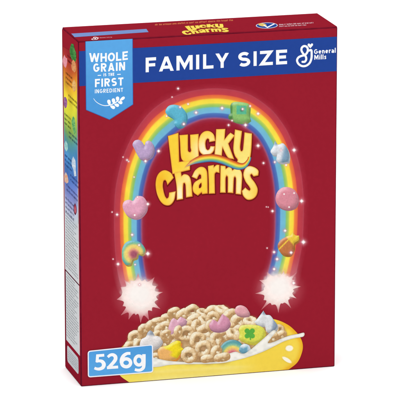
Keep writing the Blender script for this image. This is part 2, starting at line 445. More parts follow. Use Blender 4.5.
F = [(i*nj+k, i*nj+k+1, (i+1)*nj+k+1, (i+1)*nj+k) for i in range(NS-1) for k in range(nj-1)]
rainbow = put('printed_rainbow', P, F, np.clip(C_, 0, 252), AL*fade, 8, box, label='wide rainbow arch printed round the wordmark')

# ---- light bursts at the rainbow's feet
def burst(tips, cx, cy, core, inner=.66):
    poly = []
    T = sorted(tips, key=lambda p: math.atan2(p[1]-cy, p[0]-cx))
    for i in range(len(T)):
        a = np.array(T[i]); b_ = np.array(T[(i+1) % len(T)]); c0 = np.array([cx, cy])
        mid = c0+((a+b_)/2-c0)*inner*random.uniform(.9,1.02)
        for k in range(5): t = k/5; poly.append(tuple(a*(1-t)**2 + (mid*.8+a*.2*.5+c0*.1)*2*t*(1-t) + mid*t*t))
        for k in range(5): t = k/5; poly.append(tuple(mid*(1-t)**2 + (mid*.8+b_*.2*.5+c0*.1)*2*t*(1-t) + b_*t*t))
    rx, ry = core
    def rad(P): return np.hypot((P[:,0]-cx)/rx, (P[:,1]-cy)/ry)
    def colf(P): 
        r = rad(P)+.12*(vn(P[:,0]/3, P[:,1]/3, 9)-.5)
        c = mix((250,248,244),(244,220,214), sm(.4,.95,r)); return mix(c,(226,150,156), sm(.95,1.35,r))
    def al(P): return 1-.45*sm(.85,1.5,rad(P))
    def halo(P):
        r = np.hypot((P[:,0]-cx)/(rx*1.75), (P[:,1]-cy)/(ry*1.7)); return (214,110,124), .36*(1-sm(.35,1,r))
    o = fill('light_burst', poly, colf, 13, box, 1.0, alf=al)
    soft('burst_core', (cx-1.5*rx, cy-1.6*ry, cx+1.5*rx, cy+1.4*ry), lambda P: ((253,249,244), .9*(1-sm(.35,1.15,np.hypot((P[:,0]-cx)/rx, (P[:,1]-cy+3)/ry)+.22*(vn(P[:,0]/2.5,P[:,1]/2.5,8)-.5)))), 15, o, .8, under=(240,200,196))
    soft('burst_glow', (cx-2*rx, cy-2*ry, cx+2*rx, cy+2*ry), halo, 11, o, 1.5)
    return o
burst([(124,279.5),(120.5,287),(116.6,299.5),(122.5,306),(120.6,315.4),(128.4,319.6),(135.5,315),(140.5,323),(149,320),(152,311),(160.5,309),(158,299.5),(163,292),(156.5,286),(154.5,277),(145,279),(138,273),(130,280)], 140, 296.5, (18,16), .84)
burst([(267,272),(276,275),(284,270.5),(288,276),(297.6,271.4),(294.5,280),(301,286.5),(294,291),(296.5,298.4),(289.6,299),(291.2,308.4),(282.6,303.5),(278.4,313),(271.6,305),(261,310),(263.5,300),(255,293.5),(263.6,288),(259,280)], 279, 289.5, (17,15.5), .84)

# ---- printed marshmallows on the arch
def puff(name, poly, base, z, parent, depth=(1.2,1.8), r=4., sidec=None, label=None, pattern=None, res=.7, crn=70):
    """a marshmallow: darker rim offset below, softly rounded face"""
    q = cat(poly, True, 5, crn); q = [tuple(p) for p in q]; base = np.array(base, float)
    lowc = np.array(sidec, float) if sidec is not None else base*.74
    und = [(x+depth[0], y+depth[1]) for x, y in q]
    o = fill(name, [ccw(q), ccw(und)], lambda P: lowc*(.93+.14*vn(P[:,0]/1.5, P[:,1]/1.5, 5))[:,None], z, parent, label=label)
    def cf(P):
        d = dist(P, q); e = .4; 
        gx = (dist(P+[e,0], q)*inside(P+[e,0], q) - dist(P-[e,0], q)*inside(P-[e,0], q))/(2*e)
        gy = (dist(P+[0,e], q)*inside(P+[0,e], q) - dist(P-[0,e], q)*inside(P-[0,e], q))/(2*e)
        k = np.clip(1-d/r, 0, 1); nx, ny = -gx*k*.8, -gy*k*.8; nz = np.sqrt(np.clip(1-nx*nx-ny*ny, .05, 1))
        lam = np.clip(-.38*nx-.55*ny+.74*nz, 0, 1)
        c = np.broadcast_to(base, (len(P),3)) if pattern is None else pattern(P, base)
        c = c*(.76+.30*lam)[:,None]; c = mix(c, (255,255,255), .34*sm(.8,1.0,lam))
        return np.clip(c*(1+.09*(vn(P[:,0]*1.1, P[:,1]*1.1, 7)-.5)[:,None]), 0, 250)
    fill(name.replace('printed_','')+'_face', q, cf, z+1, o, res)
    return o
MS = 'printed_marshmallow'
# purple horseshoe
puff(MS, [(132.4,144.5),(134.6,140.6),(139,139.8),(142.6,142.6),(144.4,146.6),(145.6,142),(149,140.6),(152.6,143.6),(153.6,150),(151,156.4),(145,159.2),(139.6,158),(136.6,153.6),(134.4,149)], (190,164,202), 16, box, label='purple horseshoe marshmallow on the rainbow')
# blue crescent
puff(MS, [(165.4,110.5),(168.4,106),(174,104.6),(181,106.6),(185.6,112.5),(186,120),(182.8,125.6),(177.6,126.8),(173.6,124),(174.6,120.5),(172.4,117.6),(169,115.6),(166.4,114)], (96,182,208), 16, box, label='blue crescent moon marshmallow on the rainbow')
# green hat with lighter patch
def hatp(P, b_):
    k = sm(5.3, 4.6, np.maximum(abs(P[:,0]-241.4), abs(P[:,1]-109.8)*1.15)); 
    c = mix(np.broadcast_to(b_, (len(P),3)), (92,186,148), k); c = mix(c, (58,140,112), sm(2.4,1.2,np.hypot(P[:,0]-241.6,P[:,1]-110))); return mix(c, (84,140,78), sm(233.4,231.6,P[:,0]))
puff(MS, [(230.5,105),(233.5,102.2),(240,102),(248,103.6),(249.4,107),(248.8,115),(250,119.5),(245,122.3),(236,121.6),(228.2,118.2),(228.6,115),(230.4,113)], (142,194,112), 16, box, pattern=hatp, label='green hat marshmallow on the rainbow')
# white and blue unicorn
def unip(P, b_): return mix(np.broadcast_to(b_, (len(P),3)), (132,164,188), np.maximum(sm(281.5, 286, P[:,0]+.25*(P[:,1]-150)), sm(146.5,143,P[:,1]+.3*(P[:,0]-276))*.9))
puff(MS, [(270.4,151.5),(273,146.5),(275,140.6),(277.8,144.5),(283,143.2),(287.2,148.5),(289,155),(288.4,161.5),(281,162.6),(276.5,160.5),(277,154.5),(273,154.6)], (222,226,232), 16, box, pattern=unip, label='white unicorn marshmallow on the rainbow')
# pink heart
puff(MS, [(122.6,207),(124,201.5),(129,199.6),(133,200.8),(136.6,196.4),(142.5,196.5),(146.4,201.5),(146,209.5),(141,216),(134.5,218),(126.5,214.6)], (228,166,190), 16, box, r=5, label='pink heart marshmallow on the rainbow')
# pink balloon
puff(MS, [(275.4,199),(277.2,192),(282.5,187.4),(289.5,187.4),(295.5,191),(297.8,198),(296,205.4),(290,208.8),(283,208.4),(277.6,205)], (220,142,156), 16, box, r=5, label='round pink balloon marshmallow on the rainbow')
# little rainbow
def rbp(cx, cy, k, cols):
    def f(P, b_):
        r = np.hypot(P[:,0]-cx, (P[:,1]-cy))/k; c = np.stack([np.interp(r, np.linspace(.18,1,len(cols)), [q[i] for q in cols]) for i in range(3)], 1); return c
    return f
puff(MS, [(121.8,256),(122.4,248),(126,242.4),(132,240.4),(138.5,241.4),(143.6,246),(144.8,251.5),(141.5,254.4),(137.6,253.2),(136.4,257.5),(132.4,259.4),(130.4,264),(126,264.6),(122.8,261)], (210,190,110), 16, box, r=3, pattern=rbp(133.6,254,13,[(170,90,110),(226,150,130),(238,210,120),(240,215,120),(130,190,150),(90,170,190)]), label='small rainbow marshmallow on the rainbow')
# orange shooting star with yellow tip
def ssp(P, b_): return mix((196,120,72), (240,204,72), np.maximum(sm(.5,3,(P[:,0]-288)-(P[:,1]-241)*.9), sm(1.2,.5,abs((P[:,0]-283)+(P[:,1]-245)*1.0))))
puff(MS, [(277.6,245),(281,239.6),(288,235.8),(291,235),(292.6,231.6),(295,235),(299,235.6),(298.4,240),(294,243.4),(293.6,248.6),(290,254.6),(283.5,254.6),(279,250.6)], (214,140,70), 16, box, r=3, pattern=ssp, label='orange and yellow shooting star marshmallow on the rainbow')

# ---- sparkles
spk = [(127,160,1),(158.5,151,1.4),(145.4,161,1.3),(128.5,161.3,.9),(123,157,.6),(183.7,124,1.2),(196,112.5,1.3),(180,107,1),(188,104,.9),(222,108,1.4),(228.5,125,1),(245.4,125,1.5),(258,113.6,1.4),(250,106,1),
 (258,145.6,1.5),(294,150,1.7),(263.4,163,1),(274.7,162,1),(286,165,1),(242.5,109,1),(117,214.5,1.2),(147.7,204,1.4),(137.5,197,.9),(134.6,215,1.1),(132,234.7,1.2),(147.7,253.6,1.8),(118,264,1.4),(301.5,201,1.7),
 (284,194,.9),(294,193,.9),(289,207,.9),(272.4,211,1.2),(285,230.6,1.3),(303.3,242,1.9),(274,252,1.3),(291,252.5,1.4),(277,259,1.4),(274,269,1.3),(268,207,.5),(267,248,.6),(112,212,.6),(113,259,.6),(172,97,.6),
 (178,88.5,1.0),(139,245,1),(135,264.5,.8),(166.5,116,.8),(134,177,.7),(281,150,.7),(139.5,284.5,1),(293.5,283,1.6),(232,120.5,.8),(266.3,206.8,.5)]
for (x, y, s) in spk:
    s = s*.86
    def f(P, x=x, y=y, s=s):
        dx, dy = abs(P[:,0]-x)/s, abs(P[:,1]-y)/s; r = np.hypot(dx, dy)
        a = .85*np.exp(-(r/.95)**2) + .3*np.exp(-(r/2.1)**2) + .3*np.exp(-(dx/.35)**2-(dy/1.8)**2) + .3*np.exp(-(dy/.35)**2-(dx/1.8)**2)
        return mix((240,150,170), (255,253,250), np.clip(a*1.2,0,1)), a-.012
    soft('sparkle', (x-5*s, y-5*s, x+5*s, y+5*s), f, 20, box, .27*max(s,.6))

# ---- wordmark
LET = [
 [(168,136),(178,133),(178.8,162),(189.7,160.5),(189.5,169.5),(172.6,173.5)],
 [(179.6,135.2),(187.5,134.6),(187.5,146),(187.8,151),(190,152.4),(191.2,150.5),(190.6,147),(190.2,134.8),(198.2,134),(198,146),(198.6,158),(193,159.3),(189,161.2),(184,161),(181.3,157.5),(180.5,150),(180.2,143)],
 [(214.8,140.5),(213.6,135),(210.5,131.8),(206.5,131),(202.6,132.6),(199.8,136.5),(198.4,143),(199.2,150),(202,153.8),(206,155),(210.5,153.6),(213.4,150.4),(214.4,146.4),(210.5,146.2),(209.4,149),(207.6,150.2),(205.8,148.6),(205,144),(205.6,140),(207.4,138),(209,139),(209.4,141.6)],
 [(216.2,129.2),(224.9,129),(224.2,140),(228,135),(230.4,132.8),(234.2,135.4),(227.9,143.4),(233.6,158.8),(227.6,156.8),(222.3,146.6),(221.4,155.4),(214.6,154.4),(215.6,142)],
 [(235,129.5),(241.6,131),(239.8,146),(240.4,150.6),(241.8,151.4),(243,149.5),(243.6,144),(244.6,132.4),(251.6,133.6),(250.8,150),(249,160.6),(246,164.3),(241,164.2),(237,162),(237.6,159.4),(235,155.5),(233.4,149),(234,140)],
 [(173.2,177.5),(170.6,173),(165.2,170.3),(160.2,172),(156.8,177),(155.7,185),(157.2,194),(160.6,201),(165,204.6),(170,204.4),(173.8,199.6),(175.3,191.4),(169.2,192.6),(168.6,197),(166.6,198.8),(164.4,195.5),(162.4,187),(163,180.8),(165,179.4),(166.4,181),(167.4,184.2)],
 [(174.4,173),(180.5,171.4),(181.2,176.4),(184,174.3),(187.8,175.2),(190,178.5),(191,184),(192,196),(186.2,197),(185.6,185),(184.6,182.3),(183,183),(182.6,188),(182.6,198.6),(176.9,199.6),(176.6,186)],
 [(191.9,176.5),(195,170.5),(200,167),(204.6,168),(206.8,173),(207.2,193),(202.3,193.6),(201.6,191.6),(197.6,195),(193.7,192),(192.8,187),(194.5,182.5),(198,180),(201.2,178.3),(201,175),(199.3,173.8),(198,175.6),(196.6,178.6)],
 [(208,166),(213.4,165),(213.6,167.6),(216.4,165),(219,165),(219,172.4),(216,171.6),(214.3,174),(214.5,193),(209,193.2),(208.8,180)],
 [(220.6,165.6),(225,166),(225.5,169.2),(228.4,167.2),(231,168),(232.2,170.6),(235.4,168.2),(239.4,169.4),(241.6,174),(241.4,184),(240.6,194),(235.8,193.5),(236,178.5),(234.8,175.8),(233.5,178),(232.8,192.6),(227.8,192.2),(227.8,177),(226.4,175),(225.2,178),(225.2,192.2),(220.2,192.2),(220.4,178)],
 [(257.8,175),(258,170.6),(254.4,167.4),(249,166.1),(245,168.8),(243.4,174.5),(245.4,181),(249,186),(250.6,189),(249.4,190.8),(247,189.4),(245.2,187.6),(242,190.8),(243.2,195.4),(247.2,199.2),(252.2,198.6),(256,195),(257.2,189),(254.7,183),(251,178),(249.8,174.8),(251.4,173.3),(253.6,176)]]
AH = [(201.2,182.5),(198.9,185),(198.8,188),(200.4,188),(201.6,186)]
LP = [cat(p, True, 6, 56) for p in LET]
def shift(p, dx, dy): return [(x+dx, y+dy) for x, y in p]
word = fill('brand_lettering', [ccw(shift(grow(p, 1.0), .4, .6)) for p in LP], lambda P: mix((92,14,22),(116,26,20), vn(P[:,0]/4,P[:,1]/4,1)), 21, box, 3, label='big yellow two-word name printed in the middle')
fill('lettering_rim', [ccw(shift(grow(p, .45), .1, .15)) for p in LP], (206,120,44), 22, word, None, holes=[ccw(grow(cat(AH, True, 4), -.35))])
def lettercol(P, q, i):
    x, y = P[:,0], P[:,1]
    base = mix((249,208,62),(251,228,122), sm(200,232,x))
    cream = np.exp(-(((x-206)/14)**2+((y-150)/13)**2))*.9 + np.exp(-(((x-180)/9)**2+((y-195)/14)**2))*.9 + .5*np.exp(-(((x-238)/9)**2+((y-186)/12)**2)) + .55*np.exp(-(((x-249)/8)**2+((y-168)/6)**2)) + .6*np.exp(-(((x-192)/9)**2+((y-176)/8)**2))
    c = mix(base, (255,246,216), np.clip(cream*1.1,0,1)*.92)
    c = mix(c, (243,178,40), .75*np.exp(-(((x-160)/6)**2+((y-182)/12)**2)) + .4*np.exp(-(((x-256)/6)**2+((y-192)/9)**2)))
    d = dist(P, q)
    if i == 7: d = np.minimum(d, dist(P, AH))
    c = mix(c, (240,166,60), .72*sm(1.1,.1,d))
    gl = sm(.9,.2,d)*sm(.3,1,vn(x/2.5,y/2.5,4)); return mix(c, (255,240,190), .25*gl)
for i, q in enumerate(LP):
    if i == 7: fill('letter', ccw(q), lambda P, q=q, i=i: lettercol(P, q, i), 23+i, word, .9, holes=[ccw(cat(AH, True, 4))])
    else: fill('letter', ccw(q), lambda P, q=q, i=i: lettercol(P, q, i), 23+i, word, .9)
# rainbow ribbon between the two words
rc = resample([(183,169),(187,165.6),(194,161.4),(203,158.6),(213,158),(223,160.2),(232,164),(239,166.2),(244.5,165.3),(248.6,160.4),(249.6,157)], 90)
tg = np.gradient(rc, axis=0); tg /= np.hypot(*tg.T)[:,None]; nn = np.stack([tg[:,1], -tg[:,0]], 1)
u = np.linspace(0,1,90); wd = 7.4*sm(0,.32,u)**.8*(1-.62*sm(.72,1,u)) + .5
k = 16; jv = np.linspace(.5,-.5,k)
P = (rc[:,None]+nn[:,None]*jv[None,:,None]*wd[:,None,None]).reshape(-1,2)
bc = [(170,70,40),(214,96,48),(236,150,50),(247,206,70),(244,222,90),(160,196,90),(110,176,150),(86,140,180),(50,84,130)]
cb = np.stack([np.interp(np.linspace(0,1,k), np.linspace(0,1,9), [c[i] for c in bc]) for i in range(3)],1)
CC = mix(np.tile(cb,(90,1)), (226,160,140), .75*np.repeat(sm(.3,0,u),k))
put('rainbow_swoosh', P, [(i*k+j,i*k+j+1,(i+1)*k+j+1,(i+1)*k+j) for i in range(89) for j in range(k-1)], CC, np.repeat(sm(0,.12,u),k), 38, word)

# ---- bowl
bowl_out = cat([(121,347.5),(118.4,352),(116.6,358),(116,365),(117.6,371.5),(121,376.5),(127,380.8),(132,384.4),(134,390),(286,380),(285.4,371.4),(290,368.4),(297,362.6),(301,355),(302.8,346),(300,337),(292,327.8),(284,322.6),(276,319.6),(268,318),(258,330),(200,345),(140,344),(128,341)], True, 5, 50)
def bowlcol(P):
    x, y = P[:,0], P[:,1]; s = y+.057*(x-131)
    c = mix((253,231,98),(252,241,150), sm(125,165,x)*sm(300,210,x)*sm(368,382,s))
    c = mix(c,(249,214,74), .8*sm(362,352,s)*sm(150,190,x)*0+.75*sm(225,265,x))
    rim = np.exp(-((s-373.2-.00*x)/1.6)**2)*sm(128,150,x)*sm(262,225,x); c = mix(c,(255,246,176), .55*rim)
    c = mix(c,(240,172,40), .85*sm(150,120,x)*sm(378,350,s))
    d = dist(P, bowl_out); c = mix(c,(240,170,30), .8*sm(6,.3,d)*sm(270,290,x))
    c = mix(c,(252,222,86), .9*np.exp(-(((x-292)/7)**2+((y-352)/10)**2)))
    c = mix(c,(250,240,170), .55*np.exp(-((s-385.5)/4)**2)*sm(300,240,x)*sm(135,160,x))
    c = mix(c,(244,208,78), .4*np.exp(-((s-376)/5)**2)*sm(280,200,x)*sm(120,150,x))
    return c
bowl = fill('printed_bowl', ccw(bowl_out), bowlcol, 26, box, 2., label='yellow bowl of cereal and marshmallows printed along the bottom')
# heap ground (dark gaps between the pieces) and milk
heap = cat([(124,348),(129,337),(134,334),(143,330),(152,325),(160,320),(168,315),(180,314),(190,312),(202,315),(212,312),(226,312),(238,316),(250,320),(262,320),(270,325),(278,331),(281,336),(275,341),(262,351),(240,357.5),(222,361.5),(190,363.5),(150,362),(130,356)], True, 5)
heapc = lambda P: mix((178,138,92),(216,184,138), vn(P[:,0]/2.2,P[:,1]/2.2,11))
fill('cereal_shadow', ccw(heap), heapc, 28, bowl, 1.5)
def milkc(P): return mix((250,248,240),(222,222,214), sm(.45,.95,vn(P[:,0]/5,P[:,1]/2.5,6))*.8)
milk1 = cat([(146,358),(150,356.4),(156,358),(168,360.5),(182,361.5),(196,362),(210,362),(219,360.5),(224,356),(229.5,353),(236,351.5),(243,353.6),(250,349.5),(256,344.5),(262,339.4),(268,334),(273,330),(275.6,331.4),(271,337.5),(267.6,342.6),(273,341.8),(280,338.8),(289,335.4),(298,333.6),(303.4,332.4),(304.2,334.6),(302.4,336.6),(294,338),(284,341),(274,346),(262,351.8),(248,356.8),(236,360),(222,362.8),(204,363.8),(186,364),(170,364.6),(160,366.4),(152,366.8),(146,365)], True, 5)
# ---- cereal pieces
def toast(name, cx, cy, Rr, r, tilt, az, z, span=360, sq=1., seed=0, start=0):
    nu, nv = 72, 32; U = np.linspace(0, R(span), nu, endpoint=span < 360)+R(start); V = np.linspace(0, 2*np.pi, nv, endpoint=False)
    UU, VV = np.meshgrid(U, V, indexing='ij')
    cx3, cy3, cz3 = (Rr+r*np.cos(VV))*np.cos(UU), (Rr+r*np.cos(VV))*np.sin(UU), r*np.sin(VV)
    def n3(f, sd): return (vn(cx3*f+seed*9, cy3*f+sd, sd)+vn(cy3*f+seed*5, cz3*f+sd, sd+1)+vn(cz3*f+seed*7, cx3*f+sd, sd+2))/3-.5
    rr = r*(1+.5*n3(.35, 21)+.22*n3(.9, 25)+.05*n3(2.4, 28))
    if span < 360:
        e = np.clip(np.minimum(UU-R(start), R(start+span)-UU)/R(22), 0, 1); rr = rr*np.sqrt(1-(1-e)**2+1e-3)
    RR = Rr*(1+.22*(vn(np.cos(UU)*1.3+seed*3, np.sin(UU)*1.3+seed, 23)-.5))
    X = (RR+rr*np.cos(VV))*np.cos(UU); Y = (RR+rr*np.cos(VV))*np.sin(UU)*sq; Z = rr*np.sin(VV)
    ct, st_ = math.cos(R(tilt)), math.sin(R(tilt)); Y, Z = Y*ct-Z*st_, Y*st_+Z*ct
    ca, sa = math.cos(R(az)), math.sin(R(az)); X, Y = X*ca-Y*sa, X*sa+Y*ca
    Q = np.stack([X, Y, Z], -1)
    wrap = span == 360
    du = (np.roll(Q,-1,0)-np.roll(Q,1,0)) if wrap else np.gradient(Q, axis=0)
    dv = np.roll(Q,-1,1)-np.roll(Q,1,1)
    N = np.cross(du, dv); N /= np.linalg.norm(N, axis=-1, keepdims=True)+1e-9
    if (N[...,2]*Z).mean() < 0: N = -N
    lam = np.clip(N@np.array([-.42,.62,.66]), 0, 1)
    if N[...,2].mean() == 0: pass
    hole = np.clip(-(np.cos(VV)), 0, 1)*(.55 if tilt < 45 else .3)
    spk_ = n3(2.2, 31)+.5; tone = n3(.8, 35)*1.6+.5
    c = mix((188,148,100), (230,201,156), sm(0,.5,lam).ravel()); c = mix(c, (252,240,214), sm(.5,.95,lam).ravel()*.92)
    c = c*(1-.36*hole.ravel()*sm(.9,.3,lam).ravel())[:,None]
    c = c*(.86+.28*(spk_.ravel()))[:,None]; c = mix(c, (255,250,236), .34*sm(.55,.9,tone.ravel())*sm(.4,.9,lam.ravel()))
    nz = N[...,2].ravel(); F = []
    for i in range(nu if wrap else nu-1):
        for j in range(nv):
            f = (i*nv+j, ((i+1) % nu)*nv+j, ((i+1) % nu)*nv+(j+1) % nv, i*nv+(j+1) % nv)
            if sum(nz[list(f)]) > 0: F.append(f)
    Pp = np.stack([cx+X.ravel(), cy-Y.ravel()], 1); zr = (Z.ravel()-Z.min())*.0000006
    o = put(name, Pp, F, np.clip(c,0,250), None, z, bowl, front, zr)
    return o
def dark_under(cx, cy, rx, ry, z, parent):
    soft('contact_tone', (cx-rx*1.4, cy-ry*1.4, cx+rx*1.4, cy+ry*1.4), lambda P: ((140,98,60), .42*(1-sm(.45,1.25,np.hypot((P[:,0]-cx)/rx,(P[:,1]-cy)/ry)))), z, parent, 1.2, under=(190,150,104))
# (x, y, ring radius, thickness, tilt, turn, squash)
back = [(173,339,4.4,2.6,50,40,1),(164,343,4,2.5,55,10,1),(230,344,4.2,2.6,50,70,1),(176,346,4,2.5,50,0,1),(240,344,3.6,2.4,55,0,1),(205,352,4,2.5,60,0,1),(222,347,4.2,2.5,50,30,1),(150,343,4,2.5,60,30,1),(135,337,4.4,2.5,25,10,1),(129,347,3.4,2.4,40,60,1),(144,328.5,3.4,2.5,55,20,1),(139,345,3.6,2.3,30,90,1),(152,325,4.2,2.5,60,35,1),(157,321.5,3.8,2.4,65,10,1),(161,329.5,4.5,2.6,45,50,1),(167,318.5,3.6,2.5,50,0,1),
 (158,337,4,2.4,40,120,1),(166,334,4.2,2.5,55,70,1),(174,312,4,2.5,62,15,1),(166,326,3.4,2.3,45,0,1),(183,314.5,4.4,2.6,60,30,1),(192,311,4.6,2.4,35,20,1),(203,313.5,4.2,2.5,60,160,1),(212,310.6,4.2,2.6,55,20,1),
 (222,310,4.2,2.5,62,165,1),(231,314,4.2,2.6,55,15,1),(226,317,3.6,2.4,60,40,1),(194,319.5,5,2.8,66,28,1),(205,321.5,5,2.7,60,150,1),(213,317,3.8,2.5,40,0,1),(239,321,5.6,2.9,48,25,1),(250,321,4.2,2.5,55,170,1),(257,325,4.2,2.4,60,10,1),
 (149,352,4.4,2.4,40,20,1),(186,326,4.6,2.7,50,10,1),(196,327,4.6,2.6,58,80,1),(176,331.5,4.6,2.5,48,110,1),(205,331,5.4,2.6,38,20,1),(229,328,4.2,2.5,40,10,1),(237,331,3.6,2.4,50,50,1),(224,335,5,2.8,55,30,1),(233,334,4.6,2.6,58,150,1),
 (272,329,3.8,2.4,50,20,1),(279,330,3.4,2.3,40,100,1),(281,335,3.2,2.2,55,30,1),(272,338,4,2.3,60,30,1),(265,341,3.8,2.3,60,20,1),(215,340,5,2.6,50,80,1),(155,357,3.6,2,60,10,1),(210,325,3.2,2.2,50,60,1)]
frontp = [(186,333.5,5.3,3,18,30,1),(208,345,5.4,3,24,-20,1),(197.5,340,5.6,3.1,20,50,1),(184,344.5,0,0,0,0,1),(203,348.5,5.8,3,18,20,1),(189.5,355,5.6,2.9,22,-10,1),(207,359,4,2.9,72,8,1),(221,357.6,5.4,3.2,74,10,1),(216,351,4,2.7,50,60,1)]
_used = []
def level(x, y, rx, ry, n):
    b_ = (x-rx, y-ry, x+rx, y+ry); l = 30
    for (q, t_) in _used:
        if q[0] < b_[2] and b_[0] < q[2] and q[1] < b_[3] and b_[1] < q[3]: l = max(l, t_)
    _used.append((b_, l+n)); return l
def plevel(poly, n=3):
    A = np.array(poly); c_ = (A.min(0)+A.max(0))/2; r_ = (A.max(0)-A.min(0))/2+2.5; return level(c_[0], c_[1], r_[0], r_[1], n)
for i, (x, y, Rr, r, ti, az, sq) in enumerate(back):
    zz = level(x, y, 12, 12, 2)
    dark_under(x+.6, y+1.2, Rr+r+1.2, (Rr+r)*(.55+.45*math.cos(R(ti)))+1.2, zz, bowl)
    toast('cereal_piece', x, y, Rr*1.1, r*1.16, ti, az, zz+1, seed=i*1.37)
# marshmallows in the bowl
BM = 'bowl_marshmallow'
def pf(poly, base, **k):
    return puff(BM, poly, base, plevel(poly, 2), bowl, **k)
pf([(234.6,311),(236,306.6),(240.5,305),(245.5,307),(248.6,311.4),(248,315),(242,315.6),(236.4,314)], (230,168,176), r=3)
pf([(168,329.5),(170.6,320.4),(173.4,317.6),(177,320),(180.4,316.4),(186,319),(184.4,323.4),(180,325),(178,330),(171,334.6)], (226,172,192), r=3)
pf([(209,324.5),(212.6,319),(217.4,321.8),(222,313.6),(228.4,318.4),(229.8,324),(225,329.4),(217.4,331),(210.8,329)], (216,150,176), r=4, depth=(.6,1.6)); zz += 2
def wu(P, b_): return mix(np.broadcast_to(b_,(len(P),3)), (150,166,186), np.maximum(sm(316,312.5,P[:,1]), sm(271,274.5,P[:,0]+.2*(P[:,1]-322))))
pf([(254,322),(258,317.4),(261,313.4),(263.2,310.4),(265.6,314.4),(270,315.2),(274,320.4),(277,325),(275,329.4),(270.4,331.4),(266,330.6),(264.4,325.4),(259,325)], (226,228,230), r=3, pattern=wu); zz += 2
def wu2(P, b_): return mix(np.broadcast_to(b_,(len(P),3)), (158,168,182), sm(336.4,333.4,P[:,1]))
pf([(139.6,346),(141,339.4),(145.5,336.6),(147.4,332.4),(150,330),(152.6,332),(153.6,335.6),(158,336),(161.6,340),(159,345),(152,348.8),(143,349)], (234,228,226), r=4, pattern=wu2); zz += 2
def star(P, b_): return mix((242,184,110), (247,222,44), sm(-3,2.5,(P[:,0]-170)-(P[:,1]-352)*.9+2*np.sin(P[:,1]*.8)))
pf([(157.4,352),(160,347),(167,345.4),(172,342.4),(176.6,340.4),(181,341.4),(180.4,346),(184.4,349.4),(180,354),(176,358.6),(168,361),(160.4,359.6)], (244,190,70), r=4, pattern=star, sidec=(214,140,60)); zz += 2
def clov(P, b_):
    x, y = P[:,0]-249.5, P[:,1]-333.2; a = np.arctan2(y, x); r = np.hypot(x, y*1.05); k = sm(.4,-.4, r-(3.2+3.1*abs(np.sin(2*a))**.8)); k = np.maximum(k, sm(.9,.5,abs(x-y*.12))*(y>0)*sm(6.8,6.2,y))
    return mix(np.broadcast_to(b_,(len(P),3)), (92,178,72), k)
pf([(238.6,329),(241,325.4),(246,324.6),(252,324.6),(258.6,325.4),(263.6,328.4),(264.6,333),(262,339.4),(256,342.8),(250,343),(243.6,341),(238.8,338.4),(239.4,333.6)], (226,226,92), r=3.4, pattern=clov, sidec=(196,184,70), res=.5)
pf([(219,354.5),(219.8,347.6),(224.6,341.8),(231.6,339.4),(239,341.4),(243,346.6),(242.6,351),(238,354),(235.4,358),(228,359),(221.6,358.4)], (130,190,180), r=2.5, pattern=rbp(232.6,355.5,15.4,[(196,80,90),(224,130,140),(240,190,120),(242,222,110),(136,194,170),(96,166,170),(90,150,160)]), res=.5)
for i, (x, y, Rr, r, ti, az, sq) in enumerate(frontp):
    if not r: continue
    zz = level(x, y, 12, 12, 2)
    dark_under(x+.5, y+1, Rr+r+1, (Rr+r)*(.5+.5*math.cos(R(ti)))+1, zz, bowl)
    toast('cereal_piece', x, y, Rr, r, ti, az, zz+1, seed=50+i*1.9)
for i, (x, y, Rr, r, ti, az) in enumerate([(178,331,3.4,2.4,60,80),(166,333,3,2.1,60,20)]):
    zz = level(x, y, 7, 7, 2); toast('cereal_piece', x, y, Rr, r, ti, az, zz+1, seed=80+i*1.9)
zz = max(t_ for _, t_ in _used)
mk = fill('milk', ccw(milk1), lambda P: mix(milkc(P),(204,200,186),.6*sm(1.4,.2,dist(P,milk1))), zz, bowl, 1.2); zz += 1
pf([(238.4,350.4),(240.4,345.6),(244.4,343.6),(249,345.4),(250.6,349.6),(247,352.4),(242,353)], (214,228,236), r=2.5, pattern=lambda P,b_: mix(np.broadcast_to(b_,(len(P),3)),(112,168,192),sm(346.5,349.5,P[:,1]+.5*abs(P[:,0]-243))*sm(249,246,P[:,0])), depth=(.4,.8))
zz += 4
for i, (x, y, Rr, r, ti, az) in enumerate([(189,355.4,5.4,2.9,20,-10),(207,358.4,4.2,2.8,72,8),(222,357,5.2,3.1,74,10)]):
    toast('cereal_piece', x, y, Rr, r, ti, az, zz, seed=70+i*2.9, span=360); zz += 1
def ell(cx, cy, a, b_, ang, n=22): return [(cx+a*math.cos(t)*math.cos(R(ang))-b_*math.sin(t)*math.sin(R(ang)), cy+a*math.cos(t)*math.sin(R(ang))+b_*math.sin(t)*math.cos(R(ang))) for t in np.linspace(0,2*math.pi,n,endpoint=False)]
def gloss(cx, cy, a, b_, ang):
    ca, sa = math.cos(R(ang)), math.sin(R(ang))
    def f(P):
        dx, dy = P[:,0]-cx, P[:,1]-cy; r = np.hypot((dx*ca+dy*sa)/a, (-dx*sa+dy*ca)/b_); return (254,251,236), .97*sm(1.25,.75,r)
    soft('bowl_highlight', (cx-a*1.5, cy-a*1.5, cx+a*1.5, cy+a*1.5), f, zz, bowl, .4, under=(250,215,80))
gloss(289,348,3.6,2.8,-5)
gloss(286.6,359.6,5.0,1.8,32)

